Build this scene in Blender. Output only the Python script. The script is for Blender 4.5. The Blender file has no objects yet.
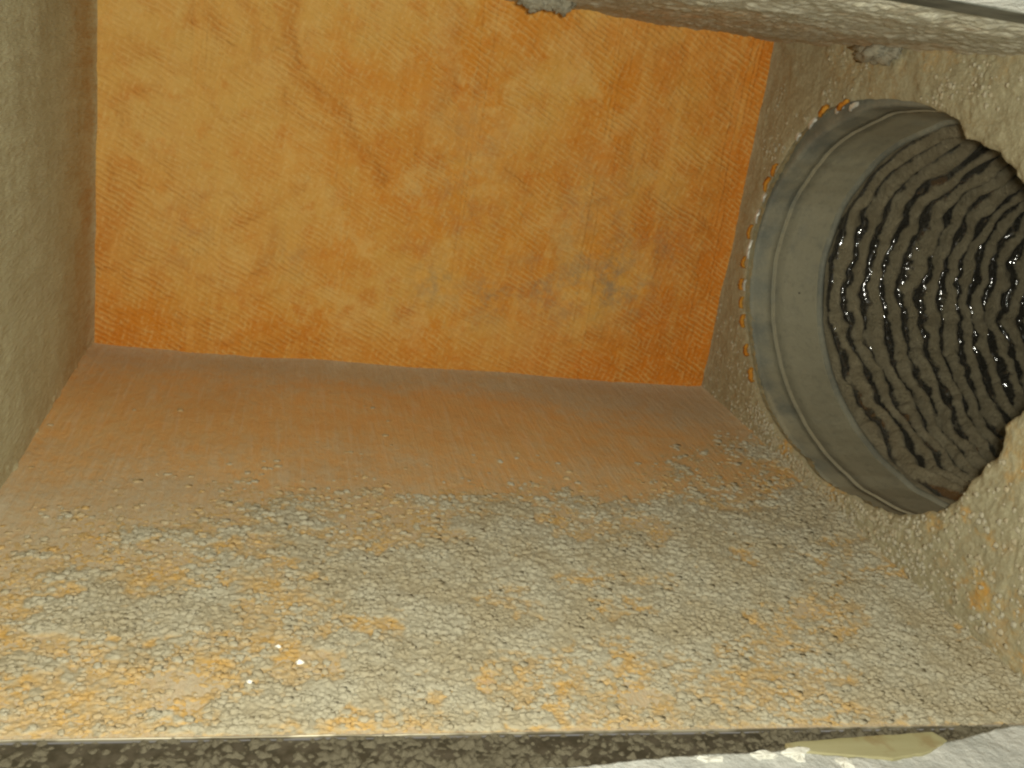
import bpy, math, random
import numpy as np
from mathutils import Matrix, Vector

# ---------------------------------------------------------------- camera, world, light
S = 0.45                        # one working unit (inside width of the plenum) in metres
H, D = 0.582, 0.899             # inside height and depth in units
CY, CZ = 0.491, 0.268           # centre of the round outlet on the right wall
RY, RZ = 0.354, 0.248           # half axes of the slightly squashed collar
sc = bpy.context.scene
col = sc.collection

cam_d = bpy.data.cameras.new('camera')
cam_d.sensor_width = 36.0
cam_d.lens = 1009.7 / 1024 * 36.0
cam_d.clip_start = 0.002
cam_d.clip_end = 50
cam = bpy.data.objects.new('camera', cam_d)
col.objects.link(cam)
Rm = ((0.97038, -0.06579, -0.23246), (-0.19728, 0.33957, -0.91966), (0.13944, 0.93828, 0.31653))
cam.matrix_world = Matrix.Translation(Vector((0.2676, -0.6503, 0.5185)) * S) @ Matrix(Rm).to_4x4()
sc.camera = cam

w = bpy.data.worlds.new("World")
sc.world = w
w.use_nodes = True
w.node_tree.nodes['Background'].inputs[0].default_value = (1.0, 0.95, 0.82, 1)
w.node_tree.nodes['Background'].inputs[1].default_value = 0.24

fl = bpy.data.lights.new('camera_flash', 'POINT')
fl.energy = 8.6
fl.color = (1.0, 0.98, 0.84)
fl.shadow_soft_size = 0.007
flo = bpy.data.objects.new('camera_flash', fl)
flo.location = Vector((0.296, -0.650, 0.534)) * S
col.objects.link(flo)

sc.view_settings.view_transform = 'Standard'
sc.view_settings.look = 'None'
sc.view_settings.exposure = 0.0
sc.view_settings.gamma = 1.0
try:
    sc.render.filter_size = 2.0
    sc.cycles.filter_width = 2.4
    sc.cycles.max_bounces = 5
    sc.cycles.diffuse_bounces = 4
except Exception:
    pass

rs = np.random.RandomState(7)
random.seed(7)

# ---------------------------------------------------------------- numpy noise
PERM = rs.permutation(4096)
GA = rs.rand(4096) * 2 * math.pi
def _h(ix, iy, s=0):
    return PERM[(PERM[(ix + s * 131) & 4095] + iy) & 4095]
def perlin(x, y, s=0):
    xi = np.floor(x).astype(int); yi = np.floor(y).astype(int)
    fx = x - xi; fy = y - yi
    u = fx*fx*fx*(fx*(fx*6-15)+10); v = fy*fy*fy*(fy*(fy*6-15)+10)
    def g(a, b):
        t = GA[_h(xi + a, yi + b, s)]
        return np.cos(t) * (fx - a) + np.sin(t) * (fy - b)
    return 1.5 * ((g(0,0)*(1-u)+g(1,0)*u)*(1-v) + (g(0,1)*(1-u)+g(1,1)*u)*v)
def blur(A, n=1):
    for _ in range(n):
        for ax in (0, 1):
            P = np.pad(A, [(1, 1) if q == ax else (0, 0) for q in (0, 1)], mode='edge')
            A = .25*np.take(P, range(0, A.shape[ax]), ax) + .5*A + .25*np.take(P, range(2, A.shape[ax]+2), ax)
    return A
def fbm(x, y, o=4, s=0, gain=.5):
    r = 0; a = 1; t = 0
    for i in range(o):
        r = r + a * perlin(x * 2**i, y * 2**i, s + i); t += a; a *= gain
    return r / t
def cell(x, y, s=0):
    xi = np.floor(x).astype(int); yi = np.floor(y).astype(int)
    best = np.full(x.shape, 9.0)
    for a in (-1, 0, 1):
        for b in (-1, 0, 1):
            hx = _h(xi+a, yi+b, s); hy = _h(xi+a, yi+b, s+9)
            px = xi + a + hx / 4096.0; py = yi + b + hy / 4096.0
            sz = 0.75 + 0.5 * (_h(xi+a, yi+b, s+17) / 4096.0)
            best = np.minimum(best, ((px-x)**2 + (py-y)**2) * sz)
    return np.sqrt(best)
def domes(x, y, cov, s=0, k=1.5):
    """Rounded clumps, one per cell; a clump exists only where cov exceeds its own random threshold."""
    xi = np.floor(x).astype(int); yi = np.floor(y).astype(int)
    out = np.zeros(x.shape); rid = np.zeros(x.shape)
    for a in (-1, 0, 1):
        for b in (-1, 0, 1):
            h1 = _h(xi+a, yi+b, s); h2 = _h(xi+a, yi+b, s+9); h3 = _h(xi+a, yi+b, s+17); h4 = _h(xi+a, yi+b, s+29)
            R2 = (.30 + .55*(h4/4096.0))**2
            d2 = ((xi+a+h1/4096.0-x)**2 + (yi+b+h2/4096.0-y)**2) / R2
            v = np.clip(1 - d2, 0, 1)**.8 * np.clip((cov - h3/4096.0)*4, 0, 1) * (.55+.45*(h4/4096.0))
            m = v > out
            out = np.where(m, v, out); rid = np.where(m, h1/4096.0, rid)
    return out, rid
def sst(a, b, x):
    t = np.clip((x - a) / (b - a), 0, 1)
    return t*t*(3-2*t)

# ---------------------------------------------------------------- mesh helpers
def link(name, me, mat, parent=None, kind=None):
    o = bpy.data.objects.new(name, me)
    if mat: me.materials.append(mat)
    col.objects.link(o)
    if parent is not None: o.parent = parent
    if kind: o['kind'] = kind
    return o
def mesh(name, V, F, mat, parent=None, kind=None, smooth=True, attrs=None):
    me = bpy.data.meshes.new(name)
    V = np.asarray(V, float) * S
    if isinstance(F, np.ndarray):
        me.vertices.add(len(V)); me.vertices.foreach_set('co', V.ravel())
        n, k = F.shape
        me.loops.add(n * k); me.loops.foreach_set('vertex_index', F.ravel().astype(np.int32))
        me.polygons.add(n)
        me.polygons.foreach_set('loop_start', np.arange(0, n*k, k, dtype=np.int32))
        me.update(calc_edges=True)
    else:
        me.from_pydata([tuple(v) for v in V], [], F); me.update()
    if smooth:
        me.polygons.foreach_set('use_smooth', np.ones(len(me.polygons), dtype=bool))
    for k_, a in (attrs or {}).items():
        at = me.attributes.new(k_, 'FLOAT', 'POINT')
        at.data.foreach_set('value', np.asarray(a, np.float32).ravel())
    me.update()
    return link(name, me, mat, parent, kind)
def gridfaces(n, m, wrap=False):
    i = np.arange(n - (0 if wrap else 1))[:, None]; j = np.arange(m - 1)[None, :]
    i2 = (i + 1) % n
    return np.stack([i*m + j, i2*m + j, i2*m + j + 1, i*m + j + 1], -1).reshape(-1, 4)
def compact(V, F, attrs):
    used = np.unique(F); mp = np.zeros(len(V), int); mp[used] = np.arange(len(used))
    return V[used], mp[F], {k: np.asarray(a).ravel()[used] for k, a in attrs.items()}
def tag(o, label, cat, group=None):
    o['label'] = label; o['category'] = cat
    if group: o['group'] = group
    return o
def empty(name, loc):
    o = bpy.data.objects.new(name, None); o.location = Vector(loc) * S
    o.empty_display_size = 0.02
    col.objects.link(o)
    return o
def under(root, o):                       # parent, keeping the place it was built in
    o.parent = root
    o.matrix_parent_inverse = Matrix.Translation(-root.location)
    return o

# ---------------------------------------------------------------- material helper
class Mat:
    def __init__(s, name, rough=.9, metal=0.0, spec=.3):
        s.m = bpy.data.materials.new(name); s.m.use_nodes = True
        s.t = s.m.node_tree; s.b = s.t.nodes['Principled BSDF']
        s.b.inputs['Roughness'].default_value = rough
        s.b.inputs['Metallic'].default_value = metal
        s.b.inputs['Specular IOR Level'].default_value = spec
        s.tc = s.t.nodes.new('ShaderNodeTexCoord')
    def n(s, typ, **kw):
        x = s.t.nodes.new(typ)
        for k, v in kw.items():
            if k.startswith('i_'):
                x.inputs[k[2:].replace('_', ' ')].default_value = v
            else: setattr(x, k, v)
        return x
    def l(s, a, b): s.t.links.new(a, b)
    def noise(s, scale, detail=4, rough=.55, vec=None, stretch=None, dist=0):
        x = s.n('ShaderNodeTexNoise', i_Scale=scale / S, i_Detail=detail, i_Roughness=rough, i_Distortion=dist)
        v = vec or s.tc.outputs['Object']
        if stretch:
            mp = s.n('ShaderNodeMapping'); mp.inputs['Scale'].default_value = stretch
            s.l(v, mp.inputs[0]); v = mp.outputs[0]
        s.l(v, x.inputs['Vector'])
        return x.outputs['Fac']
    def ramp(s, fac, a, b, lo=0., hi=1.):
        x = s.n('ShaderNodeMapRange', interpolation_type='SMOOTHSTEP')
        s.l(fac, x.inputs[0])
        for i, v in zip((1, 2, 3, 4), (a, b, lo, hi)): x.inputs[i].default_value = v
        return x.outputs[0]
    def mix(s, fac, a, b, mode='MIX'):
        x = s.n('ShaderNodeMix', data_type='RGBA', blend_type=mode)
        for v, i in ((fac, 0), (a, 6), (b, 7)):
            if isinstance(v, (int, float)): x.inputs[i].default_value = v
            elif isinstance(v, tuple): x.inputs[i].default_value = (*v, 1)
            else: s.l(v, x.inputs[i])
        return x.outputs[2]
    def math(s, op, a, b=None, clamp=False):
        x = s.n('ShaderNodeMath', operation=op, use_clamp=clamp)
        for v, i in ((a, 0), (b, 1)):
            if v is None: continue
            if isinstance(v, (int, float)): x.inputs[i].default_value = v
            else: s.l(v, x.inputs[i])
        return x.outputs[0]
    def attr(s, name):
        return s.n('ShaderNodeAttribute', attribute_name=name).outputs['Fac']
    def bump(s, hgt, dist, strength=1.0, prev=None):
        x = s.n('ShaderNodeBump'); x.inputs['Distance'].default_value = dist * S
        x.inputs['Strength'].default_value = strength
        s.l(hgt, x.inputs['Height'])
        if prev is not None: s.l(prev, x.inputs['Normal'])
        return x.outputs[0]
    def out(s, c=None, nrm=None, rough=None):
        if c is not None:
            if isinstance(c, tuple): s.b.inputs['Base Color'].default_value = (*c, 1)
            else: s.l(c, s.b.inputs['Base Color'])
        if nrm is not None: s.l(nrm, s.b.inputs['Normal'])
        if rough is not None: s.l(rough, s.b.inputs['Roughness'])
        return s.m

DUST = (.335, .30, .195); DUST_D = (.25, .215, .135); DUST_L = (.43, .40, .28)
ORANGE = (.66, .27, .030); YELLOW = (.67, .375, .082); DEEP = (.60, .18, .011); BROWN = (.36, .17, .05)

def scrim_stripes(k, p1=128., p2=110.):
    """Diagonal fibre pattern of the glass-mat facing, plus upright fibres, as height 0..1."""
    sep = k.n('ShaderNodeSeparateXYZ'); k.l(k.tc.outputs['Object'], sep.inputs[0])
    nz = k.noise(14, 3)
    def wave(ax, az, f, wob):
        a = k.math('MULTIPLY', sep.outputs[0], ax * f / S)
        b = k.math('MULTIPLY', sep.outputs[2], az * f / S)
        c = k.math('ADD', a, b)
        c = k.math('ADD', c, k.math('MULTIPLY', nz, wob))
        return k.math('ADD', k.math('MULTIPLY', k.math('SINE', k.math('MULTIPLY', c, 6.2832)), .5), .5)
    w1 = wave(.45, .89, p1, 2.4)
    w2 = wave(.97, -.24, p2, 1.5)
    return w1, w2

# back wall
k = Mat('orange_glass_mat', .85, 0, .25)
w1, w2 = scrim_stripes(k)
vein, smud, deep, yel = k.attr('vein'), k.attr('smudge'), k.attr('deep'), k.attr('pale')
n1 = k.noise(5, 6, .62); n2 = k.noise(28, 5, .65); n3 = k.noise(140, 3, .7)
nst = k.noise(60, 3, .6, stretch=(1, 1, .05))
c = k.mix(k.ramp(n1, .42, .60), ORANGE, YELLOW)
c = k.mix(k.math('MULTIPLY', k.ramp(k.noise(13, 6, .78), .49, .62), .7), c, (.74, .46, .14))
c = k.mix(k.math('MULTIPLY', k.ramp(k.noise(17, 6, .8), .51, .66), .6), c, (.58, .20, .018))
c = k.mix(k.math('MULTIPLY', yel, .75), c, (.70, .44, .13))
c = k.mix(k.math('MULTIPLY', k.ramp(n2, .50, .72), .45), c, DEEP)
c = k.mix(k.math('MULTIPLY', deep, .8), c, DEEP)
c = k.mix(k.math('MULTIPLY', vein, .62), c, (.52, .17, .014))
c = k.mix(k.math('MULTIPLY', k.ramp(nst, .50, .72), .35), c, (.76, .42, .10))
c = k.mix(k.math('MULTIPLY', k.ramp(n3, .55, .75), .35), c, (.78, .54, .22))
c = k.mix(k.math('MULTIPLY', k.math('MULTIPLY', k.ramp(w1, .45, 1.0), k.ramp(k.noise(22, 4, .75), .42, .62)), .42), c, (.80, .52, .17))
c = k.mix(k.math('MULTIPLY', k.math('MULTIPLY', k.ramp(w2, .4, 1.0), k.ramp(k.noise(160, 3, .7), .48, .62)), .38), c, (.78, .54, .20))
c = k.mix(k.math('MULTIPLY', k.math('MULTIPLY', smud, k.ramp(k.noise(38, 6, .75), .38, .66)), .75), c, (.30, .24, .15))
h = k.math('ADD', k.math('MULTIPLY', k.math('MULTIPLY', w1, k.ramp(k.noise(22, 4, .75), .30, .62, .25, 1)), .9), k.math('MULTIPLY', w2, .15))
h = k.math('ADD', h, k.math('MULTIPLY', n3, 1.2))
nr = k.bump(h, .0019, .75)
nr = k.bump(nst, .002, .5, nr)
M_back = k.out(c, nr)

# dust-covered board: attributes dust (0..1 cover), deep
def board_mat(name, top, dark, bare=((.66, .27, .045), (.68, .37, .08)), fine=170, zone=6, spots=.5, st=(1, 1, 1), ribs=0, bd=.0026, fleck=.35):
    k = Mat(name, .95, 0, .12)
    d = k.attr('dust'); o = k.attr('warm')
    n1 = k.noise(zone, 6, .62, stretch=st); n2 = k.noise(40, 6, .78, stretch=st); n3 = k.noise(fine, 3, .75, stretch=st)
    base = k.mix(k.ramp(n2, .35, .65), *bare)
    base = k.mix(k.math('MULTIPLY', k.ramp(n1, .5, .7), .4), base, tuple(.72*q for q in bare[0]))
    dc = k.mix(k.ramp(n2, .35, .68), dark, top)
    dc = k.mix(k.math('MULTIPLY', k.ramp(n3, .46, .66), fleck), dc, tuple(1.3*q for q in DUST_L))
    f = k.math('ADD', d, k.math('MULTIPLY', k.math('SUBTRACT', n2, .5), .9))
    f = k.math('ADD', f, k.math('MULTIPLY', k.math('SUBTRACT', n3, .5), spots))
    c = k.mix(k.ramp(f, .05, 1.0), base, dc)
    c = k.mix(k.math('MULTIPLY', o, .5), c, (.66, .33, .09))
    h = k.math('ADD', k.math('MULTIPLY', n3, 1.0), k.math('MULTIPLY', n2, .35))
    if ribs:
        rb = k.noise(150, 2, .6, stretch=(1, .06, 1))
        h = k.math('ADD', h, k.math('MULTIPLY', rb, ribs))
        c = k.mix(k.math('MULTIPLY', k.ramp(rb, .5, .7), .25), c, tuple(min(1, 1.3*q) for q in top))
    return k.out(c, k.bump(h, bd, .7))
M_floor = board_mat('dusty_orange_board', (.54, .455, .32), (.53, .41, .25), bare=((.70, .40, .15), (.66, .44, .20)), spots=.4, st=(1, .55, 1), ribs=.9)
M_left = board_mat('dusty_olive_board', (.57, .55, .36), (.49, .455, .285), bare=((.46, .28, .10), (.46, .33, .15)), spots=1.2, fine=250, st=(1, .18, 1), bd=.006, fleck=.55)
M_right = board_mat('dusty_grey_board', (.37, .34, .22), (.31, .27, .165), bare=((.56, .30, .07), (.52, .36, .12)), zone=9, spots=.5)
M_ceil = board_mat('dusty_overhead_board', (.48, .465, .38), (.38, .36, .275), spots=.4, st=(1, .5, 1))

k = Mat('grey_dust', 1.0, 0, .05)
t = k.attr('thick')
n2 = k.noise(90, 4, .7); n3 = k.noise(16, 4, .6)
c = k.mix(k.ramp(n3, .38, .62), (.44, .385, .26), (.485, .45, .335))
c = k.mix(k.math('MULTIPLY', k.ramp(t, .0, .75, 1, 0), .9), c, k.mix(k.ramp(k.noise(24, 5, .7), .42, .66), (.54, .395, .20), (.64, .385, .10)))
c = k.mix(k.math('MULTIPLY', k.ramp(n2, .5, .7), .35), c, (.49, .455, .34))
M_dust = k.out(c, k.bump(k.noise(300, 4, .8), .0022, .7))

k = Mat('grey_lint', 1.0, 0, .05)
M_speck = k.out(k.mix(k.ramp(k.attr('thick'), .38, .68), (.16, .14, .095), k.mix(k.ramp(k.noise(120, 4, .7), .35, .65), (.52, .48, .36), (.66, .62, .49))), k.bump(k.noise(260, 4, .75), .004, .9))

k = Mat('soft_lint', 1.0, 0, .05)
M_lint = k.out(k.mix(k.ramp(k.noise(120, 4, .7), .35, .65), (.34, .31, .225), (.44, .41, .31)), k.bump(k.noise(260, 4, .75), .004, .9))

k = Mat('galvanised_steel_dusty', .55, 0.0, .5)
n1 = k.noise(8, 5, .6); n2 = k.noise(180, 3, .7); d = k.attr('dust')
base = k.mix(k.ramp(n1, .4, .6), (.15, .16, .135), (.235, .24, .19))
c9 = k.noise(26, 6, .75)
c = k.mix(k.math('MULTIPLY', k.ramp(k.math('ADD', d, k.math('SUBTRACT', c9, .5)), .2, .9), .85), base, (.35, .32, .215))
c = k.mix(k.math('MULTIPLY', k.ramp(n2, .5, .75), .3), c, (.40, .38, .28))
c = k.mix(k.math('MULTIPLY', k.ramp(k.noise(75, 5, .8), .50, .64), .35), c, (.17, .17, .13))
M_collar = k.out(c, k.bump(k.noise(60, 6, .8), .0035, .6), k.ramp(n1, .3, .7, .5, .8))

k = Mat('bare_galvanised_edge', .32, .85, .5)
M_bead = k.out((.50, .52, .46), k.bump(k.noise(60, 3), .001, .4))
k = Mat('bright_zinc', .45, .25, .6)
M_tab = k.out(k.mix(k.noise(40, 3), (.42, .42, .36), (.80, .80, .72)), k.bump(k.noise(90, 3), .002, .5))

k = Mat('crinkled_black_liner', .3, 0, .55)
d = k.attr('dust')
n2 = k.noise(70, 5, .7, stretch=(1, .25, .25)); n3 = k.noise(200, 3, .7); n4 = k.noise(34, 4, .7)
f = k.math('ADD', d, k.math('MULTIPLY', k.math('SUBTRACT', n2, .5), 1.1))
f = k.math('ADD', f, k.math('MULTIPLY', k.math('SUBTRACT', n3, .5), .3))
f = k.ramp(f, .36, .60)
c = k.mix(f, (.065, .06, .045), k.mix(k.ramp(n4, .35, .65), (.36, .305, .185), (.46, .40, .255)))
nr = k.bump(k.noise(60, 6, .8), .022, 1.0)
nr = k.bump(n3, .003, .6, nr)
M_flex = k.out(c, nr, k.ramp(f, 0, 1, .25, .9))
k.l(k.ramp(f, .1, .9, 1, 0), k.b.inputs['Coat Weight']); k.b.inputs['Coat Roughness'].default_value = .09; k.b.inputs['Coat IOR'].default_value = 1.9

k = Mat('torn_orange_wool', .95, 0, .1)
M_wool = k.out(k.mix(k.ramp(k.noise(60, 4), .35, .65), (.62, .24, .03), (.70, .36, .06)), k.bump(k.noise(200, 4, .8), .004, 1))

k = Mat('dark_sheet_metal', .5, .2, .5)
M_ledge = k.out(k.mix(k.ramp(k.noise(70, 5, .7), .4, .65), (.055, .047, .03), (.10, .085, .06)), k.bump(k.noise(120, 3), .001, .5))
k = Mat('grey_sheet_metal', .45, .4, .5)
M_trim = k.out(k.mix(k.ramp(k.noise(20, 5, .7), .4, .65), (.10, .105, .085), (.24, .24, .20)), k.bump(k.noise(120, 3), .001, .5))
k = Mat('facing_foil_edge', .4, .5, .5)
M_foil = k.out(k.mix(k.ramp(k.noise(9, 4, .7), .45, .55), (.22, .19, .125), (.52, .47, .34)))

k = Mat('white_gypsum', .9, 0, .2)
n1 = k.noise(22, 5, .7); n2 = k.noise(130, 4, .7)
c = k.mix(k.ramp(n1, .38, .62), (.48, .49, .45), (.61, .61, .56))
c = k.mix(k.math('MULTIPLY', k.ramp(n2, .56, .68), .5), c, (.70, .69, .62))
M_gyp = k.out(c, k.bump(n2, .004, .8))
k = Mat('torn_white_paper', .85, 0, .2)
M_paper = k.out(k.mix(k.noise(60, 4), (.70, .69, .60), (.85, .84, .76)), k.bump(k.noise(150, 3), .003, .6))
k = Mat('pale_tan_timber', .75, 0, .25)
g = k.noise(30, 4, .6, stretch=(.08, 1, 1))
c = k.mix(k.ramp(g, .35, .65), (.33, .30, .15), (.41, .38, .22))
c = k.mix(k.math('MULTIPLY', k.ramp(k.noise(26, 4), .58, .70), .5), c, (.26, .17, .07))
M_wood = k.out(c, k.bump(g, .002, .5))
k = Mat('white_crumb', .4, 0, .6)
M_crumb = k.out((.9, .88, .80))

# ---------------------------------------------------------------- BACK WALL
def seg_dist(X, Y, pts):
    d = np.full(X.shape, 9.0); s = np.zeros(X.shape)
    for (x0, y0), (x1, y1) in zip(pts[:-1], pts[1:]):
        dx, dy = x1-x0, y1-y0; L = dx*dx+dy*dy
        t = np.clip(((X-x0)*dx+(Y-y0)*dy)/L, 0, 1)
        qx, qy = X-(x0+t*dx), Y-(y0+t*dy); dd = np.hypot(qx, qy)
        m = dd < d; d = np.where(m, dd, d); s = np.where(m, (dx*qy-dy*qx)/math.sqrt(L), s)
    return d, s
VEINS = [
 (1.0,.009,[(.262,.60),(.262,.533),(.259,.499),(.264,.459),(.28,.429),(.307,.409),(.338,.391),(.354,.367),(.371,.344),(.394,.322),(.41,.30)]),
 (.7,.010,[(.137,.56),(.136,.514),(.137,.488),(.147,.50),(.164,.489),(.172,.48)]),
 (.7,.007,[(.188,.56),(.192,.522),(.209,.509),(.221,.48),(.22,.449)]),
 (.6,.006,[(.232,.485),(.25,.464),(.265,.449)]),
 (.6,.007,[(.092,.388),(.043,.384),(.039,.354),(.044,.333)]),
 (.55,.010,[(.483,.58),(.493,.511),(.498,.448),(.472,.408),(.453,.376),(.456,.347)]),
 (.6,.007,[(.263,.41),(.272,.383),(.292,.368),(.321,.367)]),
 (.7,.010,[(.031,.276),(.039,.226),(.019,.187),(.006,.134)]),
 (.55,.007,[(.291,.276),(.25,.242),(.208,.212)]),
 (.7,.010,[(.822,.319),(.861,.299),(.934,.282)]),
 (.6,.007,[(.607,.327),(.639,.304)]),
 (.5,.006,[(.259,.205),(.254,.173),(.234,.14)]),
 (.7,.012,[(.778,.089),(.888,.072),(.929,.048),(.98,.03)])]
nx, nz = 600, 350
X, Z = np.meshgrid(np.linspace(0, 1, nx), np.linspace(0, H, nz), indexing='ij')
wx = X + .010*fbm(X*14, Z*14, 4, 3); wz = Z + .010*fbm(X*14+7, Z*14, 4, 5)
vein = np.zeros(X.shape); hgt = np.zeros(X.shape)
for a, wd, pts in VEINS:
    d, s_ = seg_dist(wx, wz, pts)
    brk = .55 + .45*sst(-.25, .3, fbm(X*22, Z*22, 3, 11))
    v = a * np.exp(-(d/(1.5*wd))**2) * (.4+.6*brk)
    vein = np.maximum(vein, v)
    hgt += a*.0030*np.exp(-(d/wd)**2) - a*.0030*np.exp(-((d-1.7*wd)/(1.2*wd))**2)*(s_ > 0)*brk
# many faint wrinkles of the same kind
rn = 1-np.abs(fbm(wx*6+3, wz*8, 5, 21))*4.5
wr = np.clip(rn, 0, 1)**2.2 * sst(-.1, .25, fbm(X*3, Z*3+5, 2, 31))
vein = np.maximum(vein, .4*wr); hgt += .0018*wr
for i, sx in enumerate((.148, .349, .545, .75, .964)):
    for q in range(4):
        xx = sx + (q-1.5)*.009*rs.uniform(.6, 1.4)
        d = (X - xx - .0015*perlin(Z*6, Z*0+i*3.3+q, 40))
        seg = sst(-.15, .15, perlin(Z*5+q*9, Z*0+i*7.7, 41)+.05)
        hgt += .0010*seg*(np.exp(-(d/.0016)**2) - .8*np.exp(-((d-.0035)/.0018)**2))
hgt += .006*fbm(X*5, Z*5, 5, 50) + .0045*fbm(X*16, Z*16, 5, 54) + .0012*fbm(X*45, Z*45, 4, 55)
smud = np.zeros(X.shape)
for (sx, sz_, rx_, rz_, a) in ((.80,.20,.10,.09,1.2),(.66,.14,.12,.07,.9),(.53,.30,.10,.16,.45),(.76,.28,.08,.07,.8),(.52,.13,.09,.05,.8),(.14,.21,.05,.08,.4),(.84,.33,.06,.05,.4),(.55,.45,.12,.08,.3),(.28,.16,.04,.05,.45)):
    smud = np.maximum(smud, a*np.exp(-((X-sx)/rx_)**2-((Z-sz_)/rz_)**2))
smud *= .55 + 1.2*fbm(X*16, Z*9, 4, 60)
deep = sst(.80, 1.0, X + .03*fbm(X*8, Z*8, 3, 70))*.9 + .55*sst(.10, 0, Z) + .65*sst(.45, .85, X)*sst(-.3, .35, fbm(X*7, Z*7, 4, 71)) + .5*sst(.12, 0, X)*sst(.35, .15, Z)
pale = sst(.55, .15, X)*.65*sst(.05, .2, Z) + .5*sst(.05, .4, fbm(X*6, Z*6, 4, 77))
V = np.stack([X, D - hgt, Z], -1).reshape(-1, 3)
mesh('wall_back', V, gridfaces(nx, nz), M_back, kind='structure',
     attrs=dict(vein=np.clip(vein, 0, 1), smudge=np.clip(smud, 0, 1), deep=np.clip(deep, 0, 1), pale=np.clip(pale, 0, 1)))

# ---------------------------------------------------------------- FLOOR
nx, ny = 280, 250
X, Y = np.meshgrid(np.linspace(0, 1, nx), np.linspace(0, D, ny), indexing='ij')
hgt = .003*fbm(X*5, Y*5, 2, 80) + .0005*fbm(X*60, Y*40, 3, 81)
hgt += .003*np.exp(-(D-Y)/.012) + .004*np.exp(-(1-X)/.018) + .004*np.exp(-X/.02)
hgt *= sst(0, .03, Y)
nz_ = fbm(X*5, Y*5, 4, 85)
dust = .42 + .75*sst(D-.13-.14*sst(.3, .9, X), D-.01, Y)*sst(-.3, .45, X) + .55*sst(.55, .30, Y)*.75 + .30*sst(.55, 1.0, X) + .35*nz_
dust -= .34*np.exp(-((Y-.63)/.085)**2)*sst(.60, .15, X) + .28*sst(.30, .65, X)*sst(.4, .5, Y)
dust -= .12*np.exp(-((Y-.68)/.10)**2)*sst(.95, .6, X)
warm = .30*np.exp(-((Y-.62-.15*X)/.09)**2)*sst(.8, .3, X)*(.6+.9*fbm(X*9, Y*14, 4, 88)) + .2*sst(.25, .0, X)*sst(.55, .75, Y) - .2*sst(.1, .5, nz_)
V = np.stack([X, Y, hgt], -1).reshape(-1, 3)
mesh('floor', V, gridfaces(nx, ny), M_floor, kind='structure', attrs=dict(dust=np.clip(dust, -.2, 1.2), warm=np.clip(warm, 0, 1)))
F0 = lambda x, y: (.003*fbm(x*5, y*5, 2, 80) + .0005*fbm(x*60, y*40, 3, 81) + .003*np.exp(-(D-y)/.012) + .004*np.exp(-(1-x)/.018) + .004*np.exp(-x/.02))*sst(0, .03, y)

# thick dust on the floor: one height field, cut away wherever the board shows through
nx, ny = 800, 520
yy = .74*(np.linspace(0, 1, ny)**1.25)
X, Y = np.meshgrid(np.linspace(0.001, .999, nx), yy, indexing='ij')
wx = X + .006*fbm(X*30, Y*30, 3, 90); wy = Y + .006*fbm(X*30+9, Y*30, 3, 92)
line = np.interp(X, [0, .1, .23, .34, .55, .74, .88, 1.0], [.27, .33, .385, .43, .45, .46, .58, .68])
edge = line - Y + .05*fbm(X*9, Y*9, 4, 110)
cov = sst(-.17, .24, edge)
patch = fbm(X*6, Y*9, 4, 115)
big = sst(-.12, .28, patch + .10*np.exp(-((X-.42)/.2)**2-((Y-.25)/.14)**2) - .14*sst(.25, .0, X) + .06*sst(.5, .9, X) - .05*sst(.10, .02, Y))
for bx, by, br in ((.789,.304,.022),(.826,.188,.018),(.597,.045,.022),(.333,.09,.03),(.572,.374,.02),(.214,.057,.03),(.12,.12,.03),(.44,.07,.03),(.05,.05,.03)):
    big -= .6*np.exp(-(((X-bx)/br)**2+((Y-by)/(br*.7))**2))
dens = np.clip(1.10*cov*(.50+.60*big) + .10*fbm(X*25, Y*25, 3, 117), 0, 1.2)
ux = X + .0035*fbm(X*110, Y*110, 2, 94); uy = Y + .0035*fbm(X*110+9, Y*110, 2, 96)
d0, r0 = domes(ux*70, uy*72, dens*.75, 400); d1, r1 = domes(ux*118, uy*128, dens*1.0, 403)
d2, r2_ = domes(ux*175, uy*185, dens*1.35, 406); d3, r3 = domes(ux*300, uy*300, dens*1.6, 409)
base = sst(.35, .8, dens)
d4, r4 = domes(uy*205+3.3, ux*215+7.1, dens*1.2, 460)
hh = .0005*d0 + .0008*d1 + .0011*d2 + .0012*d4 + .0011*d3 + .0005*base + .0012*base*fbm(X*24, Y*28, 3, 119)
hh = hh + .00035*fbm(X*240, Y*240, 2, 118)
hh -= .0016*sst(.008, 0, Y) + .0006*(1-base)
field = hh
th = hh
col_n = fbm(X*26, Y*38, 5, 125, .7)
thick = np.clip(.17 + .50*d0 + .42*d1 + .38*d2 + .3*d4 + .25*d3 + .45*(big-.5) + .95*col_n + .25*(r1-.5) + .2*sst(.2, .6, X) - .12*sst(.25, .0, X), 0, 1)
V = np.stack([X, Y, F0(X, Y) + th - .0002], -1).reshape(-1, 3)
F = gridfaces(nx, ny)
keep = (field.ravel()[F] > .0).any(1)
V2, F2, A2 = compact(V, F[keep], dict(thick=blur(thick*(.25+.75*sst(.0002, .0018, hh)), 2)))
o = mesh('dust_layer', V2, F2, M_dust, kind='stuff', attrs=A2)
tag(o, 'clumpy beige grey dust lying thick over the front of the orange floor board', 'dust')

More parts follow.
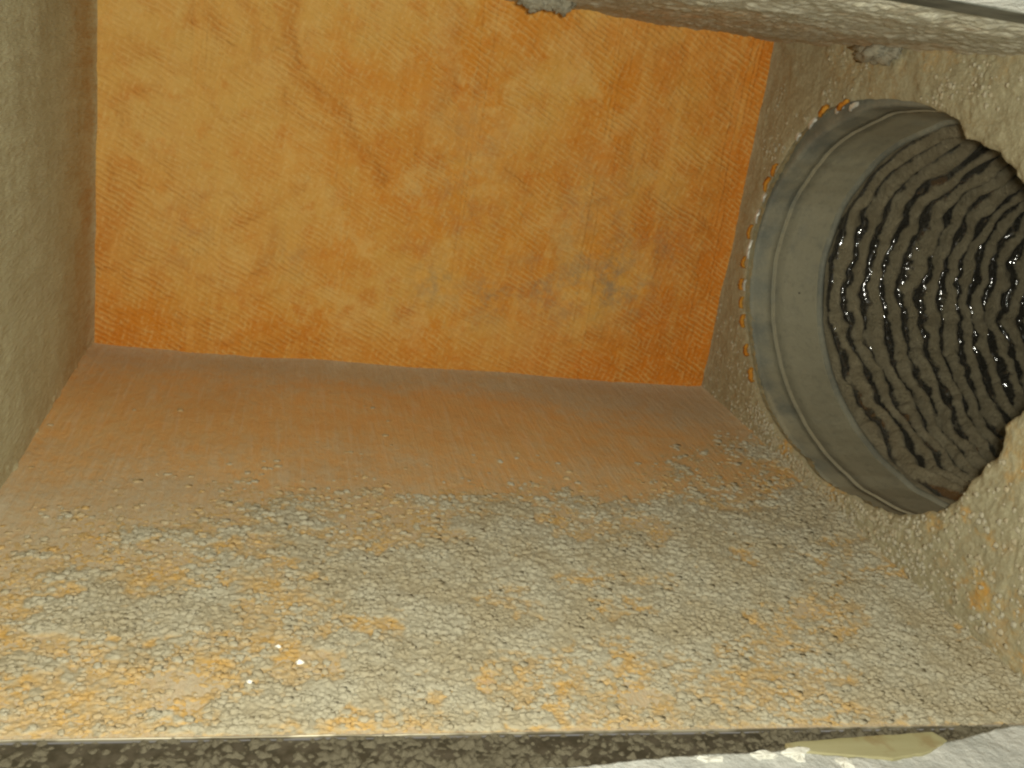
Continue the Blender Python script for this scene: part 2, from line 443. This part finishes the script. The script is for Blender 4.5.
# tufts: small ragged balls of fluff, half sunk in the layer, denser where the dust is thick
def icos():
    import bmesh
    bm = bmesh.new(); bmesh.ops.create_icosphere(bm, subdivisions=2, radius=1)
    bm.verts.ensure_lookup_table()
    P = np.array([v.co[:] for v in bm.verts]); Fc = np.array([[v.index for v in f.verts] for f in bm.faces]); bm.free()
    return P, Fc
def tufts(name, C, R, TH_, mat, seed, normal=2):
    P, Fc = icos(); r3 = np.random.RandomState(seed); n = len(C)
    var = []
    for q in range(12):
        dsp = perlin(P[:, 0]*1.9+q*5, P[:, 1]*1.9+P[:, 2]*1.3, 470)*.55 + r3.uniform(-.20, .20, len(P))
        a_ = r3.rand()*6.28; M = np.array([[math.cos(a_), -math.sin(a_), 0], [math.sin(a_), math.cos(a_), 0], [0, 0, 1]])
        var.append((P*(1+dsp)[:, None]) @ M.T * np.array([1.25, 1.1, .55]))
    var = np.array(var)
    V = var[r3.randint(0, 12, n)] * R[:, None, None]
    if normal == 0: V = V[:, :, [2, 0, 1]]*.8
    V = V + C[:, None, :]
    F = (Fc[None] + (np.arange(n)*len(P))[:, None, None]).reshape(-1, 3)
    return mesh(name, V.reshape(-1, 3), F, mat, kind='stuff', attrs=dict(thick=np.repeat(TH_, len(P))))
def pick(Xg_, Yg_, grid, x, y):
    i = np.clip(np.searchsorted(Xg_, x), 0, len(Xg_)-1); j = np.clip(np.searchsorted(Yg_, y), 0, len(Yg_)-1)
    return grid[i, j]
r3 = np.random.RandomState(91)
N = 60000
px_ = r3.uniform(.004, .996, N); py_ = r3.uniform(.004, .72, N)
gx, gy = X[:, 0], Y[0, :]
dv = pick(gx, gy, dens, px_, py_); cn = fbm(px_*34, py_*44, 4, 480, .65)
prob = np.clip(.006*(dv > .02) + .62*dv*(.50 + 2.6*np.clip(cn+.05, -.19, .5))*sst(.02, .35, dv), 0, 1)
ok = r3.rand(N) < prob
ok &= r3.rand(N) < np.clip(1.25 - py_*1.2, .45, 1)
px_, py_, cn = px_[ok][:9800], py_[ok][:9800], cn[ok][:9800]
rr_ = (.0015 + .0022*r3.rand(len(px_))**1.6 + .0008*np.clip(cn, 0, .5)*2) * (.85 + .35*py_)
zz_ = F0(px_, py_) + pick(gx, gy, hh, px_, py_) + rr_*.02
tk = np.clip(pick(gx, gy, thick, px_, py_)*.85 + .25 + r3.uniform(-.22, .22, len(px_)), 0, 1)
o = tufts('dust_tufts', np.stack([px_, py_, zz_], -1), rr_, tk, M_dust, 5)
tag(o, 'small fluffy tufts of beige dust scattered densely over the front half of the floor', 'dust')

# floor board front edge: cut face and thin foil line
b = []
n = 240
xs = np.linspace(-.30, 1.02, n)
fo = .0012*fbm(xs*20, xs*0, 3, 121)
prof = [(-.0002, .0000), (-.0006, .0003), (-.0012, .0000), (-.0013, -.0006), (-.0004, -.003)]
V = np.array([[x, py, pz + f] for x, f in zip(xs, fo) for py, pz in prof])
mesh('floor_edge_foil', V, gridfaces(n, 5)[:, ::-1], M_foil, kind='structure')

# ---------------------------------------------------------------- LEFT WALL
ny, nz = 330, 240
Y, Z = np.meshgrid(np.linspace(-.0, D, ny), np.linspace(0, H, nz), indexing='ij')
hgt = .004*fbm(Y*5, Z*5, 3, 130) + .0005*fbm(Y*38, Z*38, 4, 133) + .006*np.exp(-(D-Y)/.02)
edgeb = np.exp(-Z/.012)*(.0035*sst(.0, .4, fbm(Y*30, Z*60, 4, 135)))
dust = 1.10 - .50*sst(D-.26, D-.04, Y) + .35*fbm(Y*4, Z*4, 4, 136) + .25*sst(D-.03, D, Y) - .15*sst(.05, 0, Z)
warm = .28*sst(D-.28, D-.05, Y)*(.6+1.2*fbm(Y*9, Z*6, 4, 138)) + .25*np.exp(-Z/.03)*sst(.45, .7, Y)
V = np.stack([hgt + edgeb, Y, Z], -1).reshape(-1, 3)
mesh('wall_left', V, gridfaces(ny, nz)[:, ::-1], M_left, kind='structure', attrs=dict(dust=np.clip(dust, -.2, 1.2), warm=np.clip(warm, 0, 1)))

# ---------------------------------------------------------------- RIGHT WALL with torn round opening
HOLE = [(.645,.507),(.702,.492),(.762,.455),(.812,.385),(.838,.330),(.844,.270),(.832,.203),(.782,.132),(.716,.072),(.629,.040),(.541,.030),(.406,.036),
        (.310,.058),(.246,.096),(.216,.135),(.198,.173),(.184,.197),(.188,.223),(.168,.255),(.150,.30),(.152,.36),(.190,.415),(.263,.451),(.300,.474),(.341,.487),(.385,.489),(.400,.507),(.446,.515),(.52,.519),(.58,.516)]
ang = np.array([math.atan2((z-CZ), (y-CY)) for y, z in HOLE]) % (2*math.pi)
rad = np.array([math.hypot(y-CY, z-CZ) for y, z in HOLE])
od = np.argsort(ang); ang = ang[od]; rad = rad[od]
nt, nr_ = 860, 130
TH = np.linspace(0, 2*math.pi, nt, endpoint=False)
def hole_r(t):
    return np.interp(t % (2*math.pi), np.r_[ang[-1]-2*math.pi, ang, ang[0]+2*math.pi], np.r_[rad[-1], rad, rad[0]])
nearness = sst(-.05, .75, -np.cos(TH))           # 1 on the torn near side
cx_, sx_ = np.cos(TH)*3, np.sin(TH)*3
jag = .006*fbm(cx_*3, sx_*3, 3, 140) + .0042*sst(-.1, .3, fbm(cx_*2, sx_*2, 2, 141))*fbm(cx_*9, sx_*9, 5, 143, .6)
rim = hole_r(TH) + jag*(.22 + .95*nearness)
def rect_r(t):
    c_, s_ = np.cos(t), np.sin(t)
    ty = np.where(c_ > 0, (D-CY)/np.maximum(c_, 1e-6), (CY-0.0)/np.maximum(-c_, 1e-6))
    tz = np.where(s_ > 0, (H-CZ)/np.maximum(s_, 1e-6), CZ/np.maximum(-s_, 1e-6))
    return np.minimum(ty, tz)
outer = rect_r(TH)
# snap the four nearest rays to the corners
for yc, zc in ((0, 0), (D, 0), (D, H), (0, H)):
    a = math.atan2(zc-CZ, yc-CY) % (2*math.pi); i = np.argmin(np.abs(TH-a)); TH[i] = a; outer[i] = math.hypot(yc-CY, zc-CZ)
u = np.linspace(0, 1, nr_)**1.25
Rr = rim[:, None] + (outer-rim)[:, None]*u[None, :]
Yg = CY + Rr*np.cos(TH)[:, None]; Zg = CZ + Rr*np.sin(TH)[:, None]
distr = Rr - rim[:, None]
nm = nearness[:, None]
lump = .0030*fbm(Yg*9, Zg*9, 3, 150) + .0014*fbm(Yg*40, Zg*40, 4, 153) + .0015*sst(.05, .3, fbm(Yg*13, Zg*13, 4, 155))*sst(.3, .5, Zg)
clum = np.clip(.5+.8*fbm(Yg*60, Zg*60, 4, 157, .65), 0, 1)
lowz = sst(.30, .03, Zg) * sst(.80, .55, Yg)
lump += .0026*clum*(.10 + .9*lowz) + .004*np.exp(-distr/.018)*nm*(.5+fbm(Yg*60, Zg*60, 3, 159))
lump -= .012*np.exp(-distr/.006)*(.3+nm*.4)      # rounded lip
lump += .003*np.exp(-(D-Yg)/.012) + .004*np.exp(-(H-Zg)/.02)*(.6+fbm(Yg*20, Zg*20, 3, 160))
dnw = np.clip(.15 + .85*lowz + .55*sst(.0, .3, fbm(Yg*8, Zg*8, 3, 171))*sst(.32, .46, Zg) + .5*sst(.22, .05, Zg) + .25*fbm(Yg*22, Zg*22, 3, 172), 0, 1.2)
uw = Yg + .0035*fbm(Yg*110, Zg*110, 2, 94); vw = Zg + .0035*fbm(Yg*110+9, Zg*110, 2, 96)
e1, q1 = domes(uw*105, vw*105, dnw, 433); e2, q2 = domes(uw*185, vw*185, dnw*1.2, 436); e3, q3 = domes(uw*300, vw*300, dnw*1.4, 439)
lump += blur(.0008*e1 + .0011*e2 + .0009*e3, 1)*sst(.0, .012, distr)
Xg = 1.0 - lump
nd = fbm(Yg*6, Zg*6, 4, 163)
dust = .95 + .28*e1 + .22*e2 + .5*nd - .12*sst(.30, .05, Yg) - .60*lowz*sst(.02, .34, fbm(Yg*16, Zg*16, 4, 166)) - .05*sst(.22, .05, Zg) + .1*np.exp(-distr/.02) + .0*nm
dust += .15*sst(D-.06, D, Yg) - .15*sst(.15, .35, Zg)*sst(.42, .3, Zg)*0
warm = .25*sst(.12, .35, fbm(Yg*18, Zg*18, 4, 168))*lowz*sst(.5, .1, Yg) + .15*sst(.25, .1, Yg)*sst(.45, .55, Zg)
Vw = np.stack([Xg, Yg, Zg], -1).reshape(-1, 3)
rw = np.random.RandomState(92)
idx = rw.randint(0, Xg.size, 26000)
yv, zv, xv, dvw, dsv = (q.ravel()[idx] for q in (Yg, Zg, Xg, dnw, distr))
area = (Rr.ravel()[idx] / .6)
okw = (rw.rand(len(idx)) < np.clip((dvw-.25)*.35, .004, 1)*area) & (dsv > .004) & (yv > .004) & (yv < D-.004) & (zv > .003) & (zv < H-.01)
yv, zv, xv = yv[okw][:1300], zv[okw][:1300], xv[okw][:1300]
rw_ = .0016 + .0022*rw.rand(len(yv))**1.5
o = tufts('dust_tufts', np.stack([xv - .1*rw_, yv, zv], -1), rw_, np.clip(.8 + rw.uniform(-.3, .2, len(yv)), 0, 1), M_dust, 6, 0)
tag(o, 'small fluffy tufts of beige dust clinging to the right wall around the round opening', 'dust')
Fw = gridfaces(nt, nr_, wrap=True)
# thickness of the torn board behind the lip
nb = 14
s_in = np.linspace(0, 1, nb)
rr2 = rim[:, None] + (s_in[None, :]*.028 + .010*fbm(cx_[:, None]*12 + 0*s_in, sx_[:, None]*12 + s_in*6, 4, 170)*np.sin(np.pi*np.clip(s_in, 0, 1))[None, :])*1.0
x2 = Xg[:, 0][:, None] + s_in[None, :]*.056
Vb = np.stack([x2, CY + rr2*np.cos(TH)[:, None], CZ + rr2*np.sin(TH)[:, None]], -1).reshape(-1, 3)
Fb = gridfaces(nt, nb, wrap=True)[:, ::-1] + len(Vw)
db = np.broadcast_to(np.linspace(.8, .1, nb), (nt, nb))
mesh('wall_right', np.vstack([Vw, Vb]), np.vstack([Fw, Fb]), M_right, kind='structure',
     attrs=dict(dust=np.clip(np.r_[dust.ravel(), db.ravel()], -.2, 1.3), warm=np.clip(np.r_[warm.ravel(), np.zeros(nt*nb)], 0, 1)))

# ---------------------------------------------------------------- CEILING
nx, ny = 420, 270
X, Y = np.meshgrid(np.linspace(0, 1, nx), np.linspace(.004, D, ny), indexing='ij')
rid = 1-np.abs(fbm(X*9 + .4*fbm(X*20, Y*20, 3, 181), Y*16, 4, 180))*3
hgt = .007*fbm(X*6, Y*6, 4, 183) + .0015*np.clip(rid, 0, 1)*sst(-.1, .3, fbm(X*7, Y*7, 3, 184)) + .0018*fbm(X*45, Y*30, 4, 186)
dd_, _r = domes(X*70, Y*55, .75+0*X, 450); de_, _r = domes(X*150, Y*110, .9+0*X, 453)
hgt += .0018*dd_ + .0014*de_
hgt += .005*np.exp(-(D-Y)/.02)*(.3+fbm(X*14, Y*14, 3, 187)) + .004*np.exp(-(1-X)/.02)*(.5+fbm(X*14, Y*14, 3, 188)) - .008*np.exp(-Y/.02)
dust = 1.0 + .3*fbm(X*6, Y*6, 3, 189) - .15*sst(.25, .5, Y)
V = np.stack([X, Y, H - hgt], -1).reshape(-1, 3)
mesh('ceiling', V, gridfaces(nx, ny)[:, ::-1], M_ceil, kind='structure', attrs=dict(dust=np.clip(dust, 0, 1.3), warm=np.zeros(nx*ny)))

# ---------------------------------------------------------------- ROUND COLLAR (parts: sleeve, bead, fastening tabs)
root = empty('duct_collar', (1.0, CY, CZ-RZ))
tag(root, 'dusty galvanised round collar set in the torn opening of the right wall', 'duct collar')
def ring_surface(prof, nth, dustf, name, mat, wob=.0):
    T = np.linspace(0, 2*math.pi, nth, endpoint=False)
    P = np.array(prof)
    X_ = np.broadcast_to(P[:, 0], (nth, len(P))); DR = np.broadcast_to(P[:, 1], (nth, len(P)))
    w_ = wob*fbm(np.cos(T)*4, np.sin(T)*4, 3, 200)[:, None]
    Yc = CY + (RY+DR+w_)*np.cos(T)[:, None]; Zc = CZ + (RZ+DR+w_)*np.sin(T)[:, None]
    V = np.stack([X_, Yc, Zc], -1).reshape(-1, 3)
    dd = dustf(X_, T[:, None] + 0*X_)
    return mesh(name, V, gridfaces(nth, len(P), wrap=True), mat, attrs=dict(dust=np.clip(dd, 0, 1)))
def cd(x, t): return .55 + .35*sst(1.04, 1.07, x) + .6*fbm(x*30, np.sin(t)*6+np.cos(t)*3, 4, 203) - .35*sst(1.045, 1.0, x) + .2*np.clip(-np.sin(t), 0, 1)
prof = [(1.016, .034), (1.0135, .012), (1.013, .004), (1.015, .001), (1.020, .0), (1.040, .0), (1.0500, .000), (1.0512, .0040), (1.0530, .0045), (1.0542, .001), (1.0550, -.0012), (1.0562, -.0014), (1.0575, .000)] + [(x, .0) for x in np.linspace(1.075, 1.132, 12)]
under(root, ring_surface(prof, 400, cd, 'sleeve', M_collar, .004))
under(root, ring_surface([(1.1315, .001), (1.1335, -.004), (1.1375, -.0062), (1.1415, -.004), (1.1435, .002), (1.150, .006), (1.150, .02)], 400, lambda x, t: .35+0*x, 'bead', M_collar, .004))
# folded fastening tabs and the orange wool between them
def slab(name, c0, size, rot, mat, bend=0., seed=0, nseg=6, rough=.0, dusty=None):
    """Small bent plate, lengthwise along the rim, with uneven edges."""
    r2 = np.random.RandomState(seed)
    L, W_, T_ = size; vs = []; fs = []
    m = nseg + 1
    for i in range(m):
        a = -L/2 + L*i/nseg
        e = 1 - .25*abs(2*i/nseg-1)**2
        b_ = bend*(1-(2*i/nseg-1)**2)
        for (wv, tv) in ((-1, -1), (1, -1), (1, 1), (-1, 1)):
            vs.append((tv*T_/2 + b_ + r2.uniform(-1, 1)*rough*T_, a + r2.uniform(-1, 1)*rough*.1*L, wv*W_/2*e + r2.uniform(-1, 1)*rough*W_))
    for i in range(nseg):
        for q in range(4):
            fs.append((4*i+q, 4*i+(q+1) % 4, 4*(i+1)+(q+1) % 4, 4*(i+1)+q))
    fs += [(3, 2, 1, 0), tuple(4*nseg+q for q in range(4))]
    ca, sa = math.cos(rot), math.sin(rot)
    vs = [(c0[0]+x, c0[1]+y*ca-z*sa, c0[2]+y*sa+z*ca) for x, y, z in vs]
    return mesh(name, vs, fs, mat, smooth=False)
def on_rim(y, z, off):
    a = math.atan2(z-CZ, y-CY); r = float(hole_r(np.array([a]))[0]) + off
    return CY + r*math.cos(a), CZ + r*math.sin(a), a + math.pi/2
TABS = [(.627,.511,.020),(.666,.507,.018),(.728,.475,.020),(.833,.350,.014),(.838,.317,.022),(.841,.262,.030),(.838,.203,.018),(.769,.457,.012)]
for i, (y, z, L) in enumerate(TABS):
    yy_, zz_, a = on_rim(y, z, -.009)
    under(root, slab('tab', (.998, yy_, zz_), (L, .006, .003), a, M_tab, -.002, i, rough=.15))
WOOL = [(.814,.398),(.826,.372),(.843,.290),(.842,.240),(.829,.206),(.818,.178),(.800,.152),(.768,.112),(.733,.082),(.70,.497),(.650,.510)]
for i, (y, z) in enumerate(WOOL):
    yy_, zz_, a = on_rim(y, z, -.005)
    o = slab('wool_tuft', (.995, yy_, zz_), (random.uniform(.018, .026), random.uniform(.006, .009), .004), a, M_wool, -.003, 50+i, nseg=7, rough=.22)
    o.data.polygons.foreach_set('use_smooth', np.ones(len(o.data.polygons), dtype=bool))
    o['label'] = 'tuft of bare orange insulation wool beside the rim'
    under(root, o)

# small rivet hole on sleeve
a = math.radians(-16)
rv = []
for j in range(10):
    q = j/10*2*math.pi; aa = a + .006*math.sin(q)
    rv.append((1.100+.0022*math.cos(q), CY+(RY-.0012)*math.cos(aa), CZ+(RZ-.0012)*math.sin(aa)))
under(root, mesh('screw_hole', rv, [tuple(range(10))], M_ledge, smooth=False))

# ---------------------------------------------------------------- FLEXIBLE DUCT
root = empty('flexible_duct', (1.15, CY, CZ-RZ))
tag(root, 'crinkled black flexible duct with dust on its ridges, running off behind the collar', 'flexible duct')
nth, nxx = 640, 350
T = np.linspace(0, 2*math.pi, nth, endpoint=False)[:, None]
A_ = np.linspace(0, 1, nxx)[None, :]**1.0 * 1.05
ct, st = np.cos(T), np.sin(T)
wn = fbm(A_*7 + 0*T, ct*2.2+3+0*A_, 3, 210) + fbm(A_*7+4, st*2.2+8+0*A_, 3, 212)
pitch = .0335
ph = A_/pitch + T/(2*math.pi) + .50*wn + .34*fbm(A_*20, st*7+ct*4, 3, 215)
tri = np.cos(2*math.pi*ph)
ridge = np.sign(tri)*np.abs(tri)**.8
cr = fbm(A_*38, st*5+ct*3, 4, 220)
cr2 = 1-np.abs(fbm(A_*26+2*cr, st*14+ct*9+A_*5, 4, 224))*3
ramp_in = sst(0, .03, A_)
dr = -.0095*ridge - .0055*cr - .0020*np.clip(cr2, 0, 1) + .0
r_off = .004 + dr*ramp_in + .010*wn*ramp_in
bend = .55*np.clip(A_-.45, 0, None)**1.6
Xd = 1.146 + A_ - .25*np.clip(A_-.5, 0, None)**1.8
Yd = CY + (RY + r_off)*ct + bend
Zd = CZ + (RZ + r_off)*st + 0*A_
blot = fbm(A_*18, st*4+ct*4, 4, 228)
dust = .67 + .52*ridge + .40*cr + .55*blot - .28*sst(.18, .5, A_)  # cover drops along the duct, making its far end darker
V = np.stack(np.broadcast_arrays(Xd, Yd, Zd), -1).reshape(-1, 3)
o = mesh('duct_liner', V, gridfaces(nth, nxx, wrap=True), M_flex, attrs=dict(dust=np.clip(dust, -.3, 1.3)))
under(root, o)

EX = [-.35, .30, .4556, .5361, .5707, .6235, .6768, .7053, .7547, .8023, .8618, .9253, .9534, 1.10, 1.35]
EY = [-.064, -.056, -.0476, -.0428, -.0381, -.0339, -.0331, -.0302, -.0414, -.0404, -.0243, -.0070, -.0035, .006, .010]
# ---------------------------------------------------------------- LEDGE, dust on it, trim, drywall
def box(name, lo, hi, mat, parent=None, kind=None, bev=.0015):
    x0, y0, z0 = lo; x1, y1, z1 = hi
    vs = [(x, y, z) for z in (z0, z1) for y in (y0, y1) for x in (x0, x1)]
    fs = [(0,2,3,1),(4,5,7,6),(0,1,5,4),(2,6,7,3),(0,4,6,2),(1,3,7,5)]
    o = mesh(name, vs, fs, mat, kind=kind, smooth=False)
    md = o.modifiers.new('bevel', 'BEVEL'); md.width = bev*S; md.segments = 2
    if parent: under(parent, o)
    return o
led = tag(box('metal_ledge', (-.32, -.075, -.020), (1.10, -.0017, -.0025), M_ledge), 'dark dusty sheet metal lip running along the front of the floor', 'metal trim')
nx, ny = 1000, 52
X, Y = np.meshgrid(np.linspace(-.20, 1.09, nx), np.linspace(-.072, -.0020, ny), indexing='ij')
wx = X + .004*fbm(X*50, Y*50, 3, 240)
right = sst(.62, .95, X)
dn = np.clip(.52 + 1.0*fbm(X*9, Y*9, 3, 249) + .5*right, 0, 1.3)
wy = Y + .004*fbm(X*50+7, Y*50, 3, 241)
d0, _r = domes(wx*95, wy*95, dn*.55, 420); d1, _r = domes(wx*165, wy*165, dn*.9, 423); d2, _r = domes(wx*270, wy*270, dn*1.0, 426)
hh = .0022*d0 + .0034*d1 + .0028*d2 + .0009*fbm(X*160, Y*160, 2, 250) - .0006
hh = np.where(np.interp(X, EX, EY) - Y > -.001, 0, hh)
field = np.where(hh > .00005, hh, -1)
V = np.stack([X, Y, -.0029 + hh], -1).reshape(-1, 3)
F = gridfaces(nx, ny); keep = (field.ravel()[F] > 0).any(1)
V2, F2, A2 = compact(V, F[keep], dict(thick=np.clip(.30+hh/.0018, 0, 1)))
o = mesh('lint_specks', V2, F2, M_speck, kind='stuff')
tag(o, 'pale specks of lint scattered on the dark metal lip', 'lint')

# timber strip
tp0 = [(.7031, -.0227), (.74, -.0192), (.80, -.0150), (.8514, -.0118), (.8593, -.0241), (.8298, -.0387), (.7923, -.0450), (.7286, -.0358), (.7040, -.0325)]
tp = []
for (ax, ay), (bx, by) in zip(tp0, tp0[1:]+tp0[:1]):
    for q in range(6):
        tp.append((ax+(bx-ax)*q/6+random.uniform(-.0006, .0006), ay+(by-ay)*q/6+random.uniform(-.0006, .0006)))
n = len(tp)
vs = [(x, y, .0035) for x, y in tp] + [(x, y, -.016) for x, y in tp]
fs = [tuple(range(n))[::-1], tuple(range(n, 2*n))] + [(i, (i+1) % n, n+(i+1) % n, n+i) for i in range(n)]
o = mesh('wood_strip', vs, fs, M_wood, smooth=False)
md = o.modifiers.new('bevel', 'BEVEL'); md.width = .001*S; md.segments = 2
tag(o, 'thin tan wooden strip wedged between dark lip and white drywall', 'wood strip')

# drywall below the opening, with torn edge
n = 520; m = 40
xs = np.linspace(-.35, 1.35, n)
e = np.interp(xs, EX, EY) + .0022*fbm(xs*30, xs*0, 4, 260) + .0016*np.abs(perlin(xs*70, xs*0, 262))
sy = np.concatenate([np.zeros(3), np.linspace(0, 1, m)**1.5])
dz = np.concatenate([[-.020, -.008, -.002], np.zeros(m)])
Xq = np.broadcast_to(xs[:, None], (n, m+3)); Yq = e[:, None] - sy[None, :]*.42
Zq = .002 + dz[None, :] - .4*np.clip(e[:, None]-Yq-.10, 0, None) + (.003*fbm(Xq*14, Yq*14, 4, 264) + .0015*fbm(Xq*70, Yq*70, 3, 266))*(dz[None, :] == 0)
mesh('drywall_lower', np.stack([Xq, Yq, Zq], -1).reshape(-1, 3), gridfaces(n, m+3)[:, ::-1], M_gyp, kind='structure')

def flake(name, x, y, z, s, seed, mat, flat=.35):
    r2 = np.random.RandomState(seed); k_ = 9
    vs = []; 
    for lev, (rr, hz) in enumerate(((1, 0), (.9, .5), (.35, 1))):
        for j in range(k_):
            q = 2*math.pi*j/k_; r_ = s*rr*r2.uniform(.6, 1.15)
            vs.append((x + r_*math.cos(q)*1.25, y + r_*math.sin(q)*.8, z + hz*s*flat*r2.uniform(.7, 1.2)))
    fs = []
    for l_ in (0, 1):
        for j in range(k_): fs.append((l_*k_+j, l_*k_+(j+1) % k_, (l_+1)*k_+(j+1) % k_, (l_+1)*k_+j))
    fs += [tuple(2*k_+j for j in range(k_)), tuple(range(k_))[::-1]]
    return mesh(name, vs, fs, mat, smooth=False)
FL = [((.7105,-.0365), [(-.016,.003),(-.004,.006),(.010,.007),(.013,.004),(.004,.001),(.001,-.008),(-.006,-.009),(-.009,-.003),(-.015,-.002)], 'torn white paper scrap with a ragged edge touching the left end of the wooden strip'),
      ((.680,-.0375), [(-.013,.003),(-.002,.005),(.008,.003),(.010,-.001),(.002,-.003),(-.008,-.004)], 'flat white paper scrap at the edge of the dark lip, left of the wooden strip'),
      ((.745,-.0475), [(-.006,.005),(.004,.006),(.008,.002),(.005,-.010),(-.003,-.012),(-.005,-.004)], 'upright white paper scrap just under the middle of the wooden strip'),
      ((.630,-.0400), [(-.012,.002),(-.003,.004),(.012,.003),(.009,-.002),(-.006,-.003)], 'narrow white paper scrap farthest left on the lower drywall')]
for i, ((x, y), pl, lb) in enumerate(FL):
    rr = np.random.RandomState(300+i); pts = []
    for (ax, ay), (bx, by) in zip(pl, pl[1:]+pl[:1]):
        for q in (0, .33, .66):
            pts.append((x+ax+(bx-ax)*q+rr.uniform(-.0008, .0008), y+ay+(by-ay)*q+rr.uniform(-.0008, .0008)))
    n_ = len(pts); cc = (x, y)
    vs = [(px, py, .0035+.0015*rr.uniform(-1, 1)) for px, py in pts] + [(px, py, -.004) for px, py in pts] + [(x, y, .0045)]
    fs = [(j, (j+1) % n_, 2*n_) for j in range(n_)] + [(n_+j, n_+(j+1) % n_, (j+1) % n_, j) for j in range(n_)]
    o = mesh('paper_scrap', vs, fs, M_paper, smooth=False); tag(o, lb, 'paper scrap', 'torn paper scraps on the lower drywall')

# frame above: metal flange and drywall
top = tag(box('metal_flange', (-.30, -.058, H-.002), (1.35, .0020, H+.030), M_trim), 'grey sheet metal flange above the opening at the top right corner', 'metal trim')
n, m = 200, 30
X, Y = np.meshgrid(np.linspace(-.35, 1.5, n), np.linspace(-.0585, -.25, m), indexing='ij')
Zt = H - .001 + .25*(-.0585-Y) + .002*fbm(X*20, Y*20, 4, 270)
mesh('drywall_upper', np.stack([X, Y, Zt], -1).reshape(-1, 3), gridfaces(n, m), M_gyp, kind='structure')

# ---------------------------------------------------------------- hanging lint, white crumbs
def lint(name, c0, size, seed, mat=M_lint, sub=4):
    import bmesh
    bm = bmesh.new(); bmesh.ops.create_icosphere(bm, subdivisions=sub, radius=1)
    P = np.array([v.co[:] for v in bm.verts])
    a = perlin(P[:, 0]*1.7+seed, P[:, 1]*1.7+P[:, 2], 280)*.5 + perlin(P[:, 0]*5+seed, P[:, 2]*5+P[:, 1]*3, 283)*.35 + perlin(P[:, 1]*11+seed, P[:, 2]*11-P[:, 0]*7, 285)*.2
    P = P*(1+a)[:, None]
    P = P*np.array(size) + np.array(c0)
    F = [tuple(v.index for v in f.verts) for f in bm.faces]; bm.free()
    return mesh(name, P, F, mat)
for i, (c0, sz, lb) in enumerate([
    ((.566, .70, H-.006), (.020, .014, .014), 'grey lint tuft hanging at the top edge above the orange wall, left one'),
    ((.598, .70, H-.005), (.018, .014, .012), 'grey lint tuft hanging at the top edge above the orange wall, right one'),
    ((.990, .585, H-.006), (.016, .045, .016), 'lump of grey dust in the corner above the round opening')]):
    tag(lint('lint_tuft', c0, sz, 11*i+3), lb, 'lint tuft', 'tufts of lint under the ceiling board')
for i, (x, y, s_, lb) in enumerate([(.289, .106, .0022, 'tiny bright white crumb on the dusty floor, farthest back of three'),
                                (.307, .084, .0034, 'largest bright white crumb on the dusty floor, rightmost of three'),
                                (.267, .057, .0024, 'tiny bright white crumb on the dusty floor, nearest the front')]):
    o = flake('crumb', x, y, float(F0(np.array(x), np.array(y)))+.0065, s_, 400+i, M_crumb, .8); tag(o, lb, 'crumb', 'white crumbs on the dusty floor')
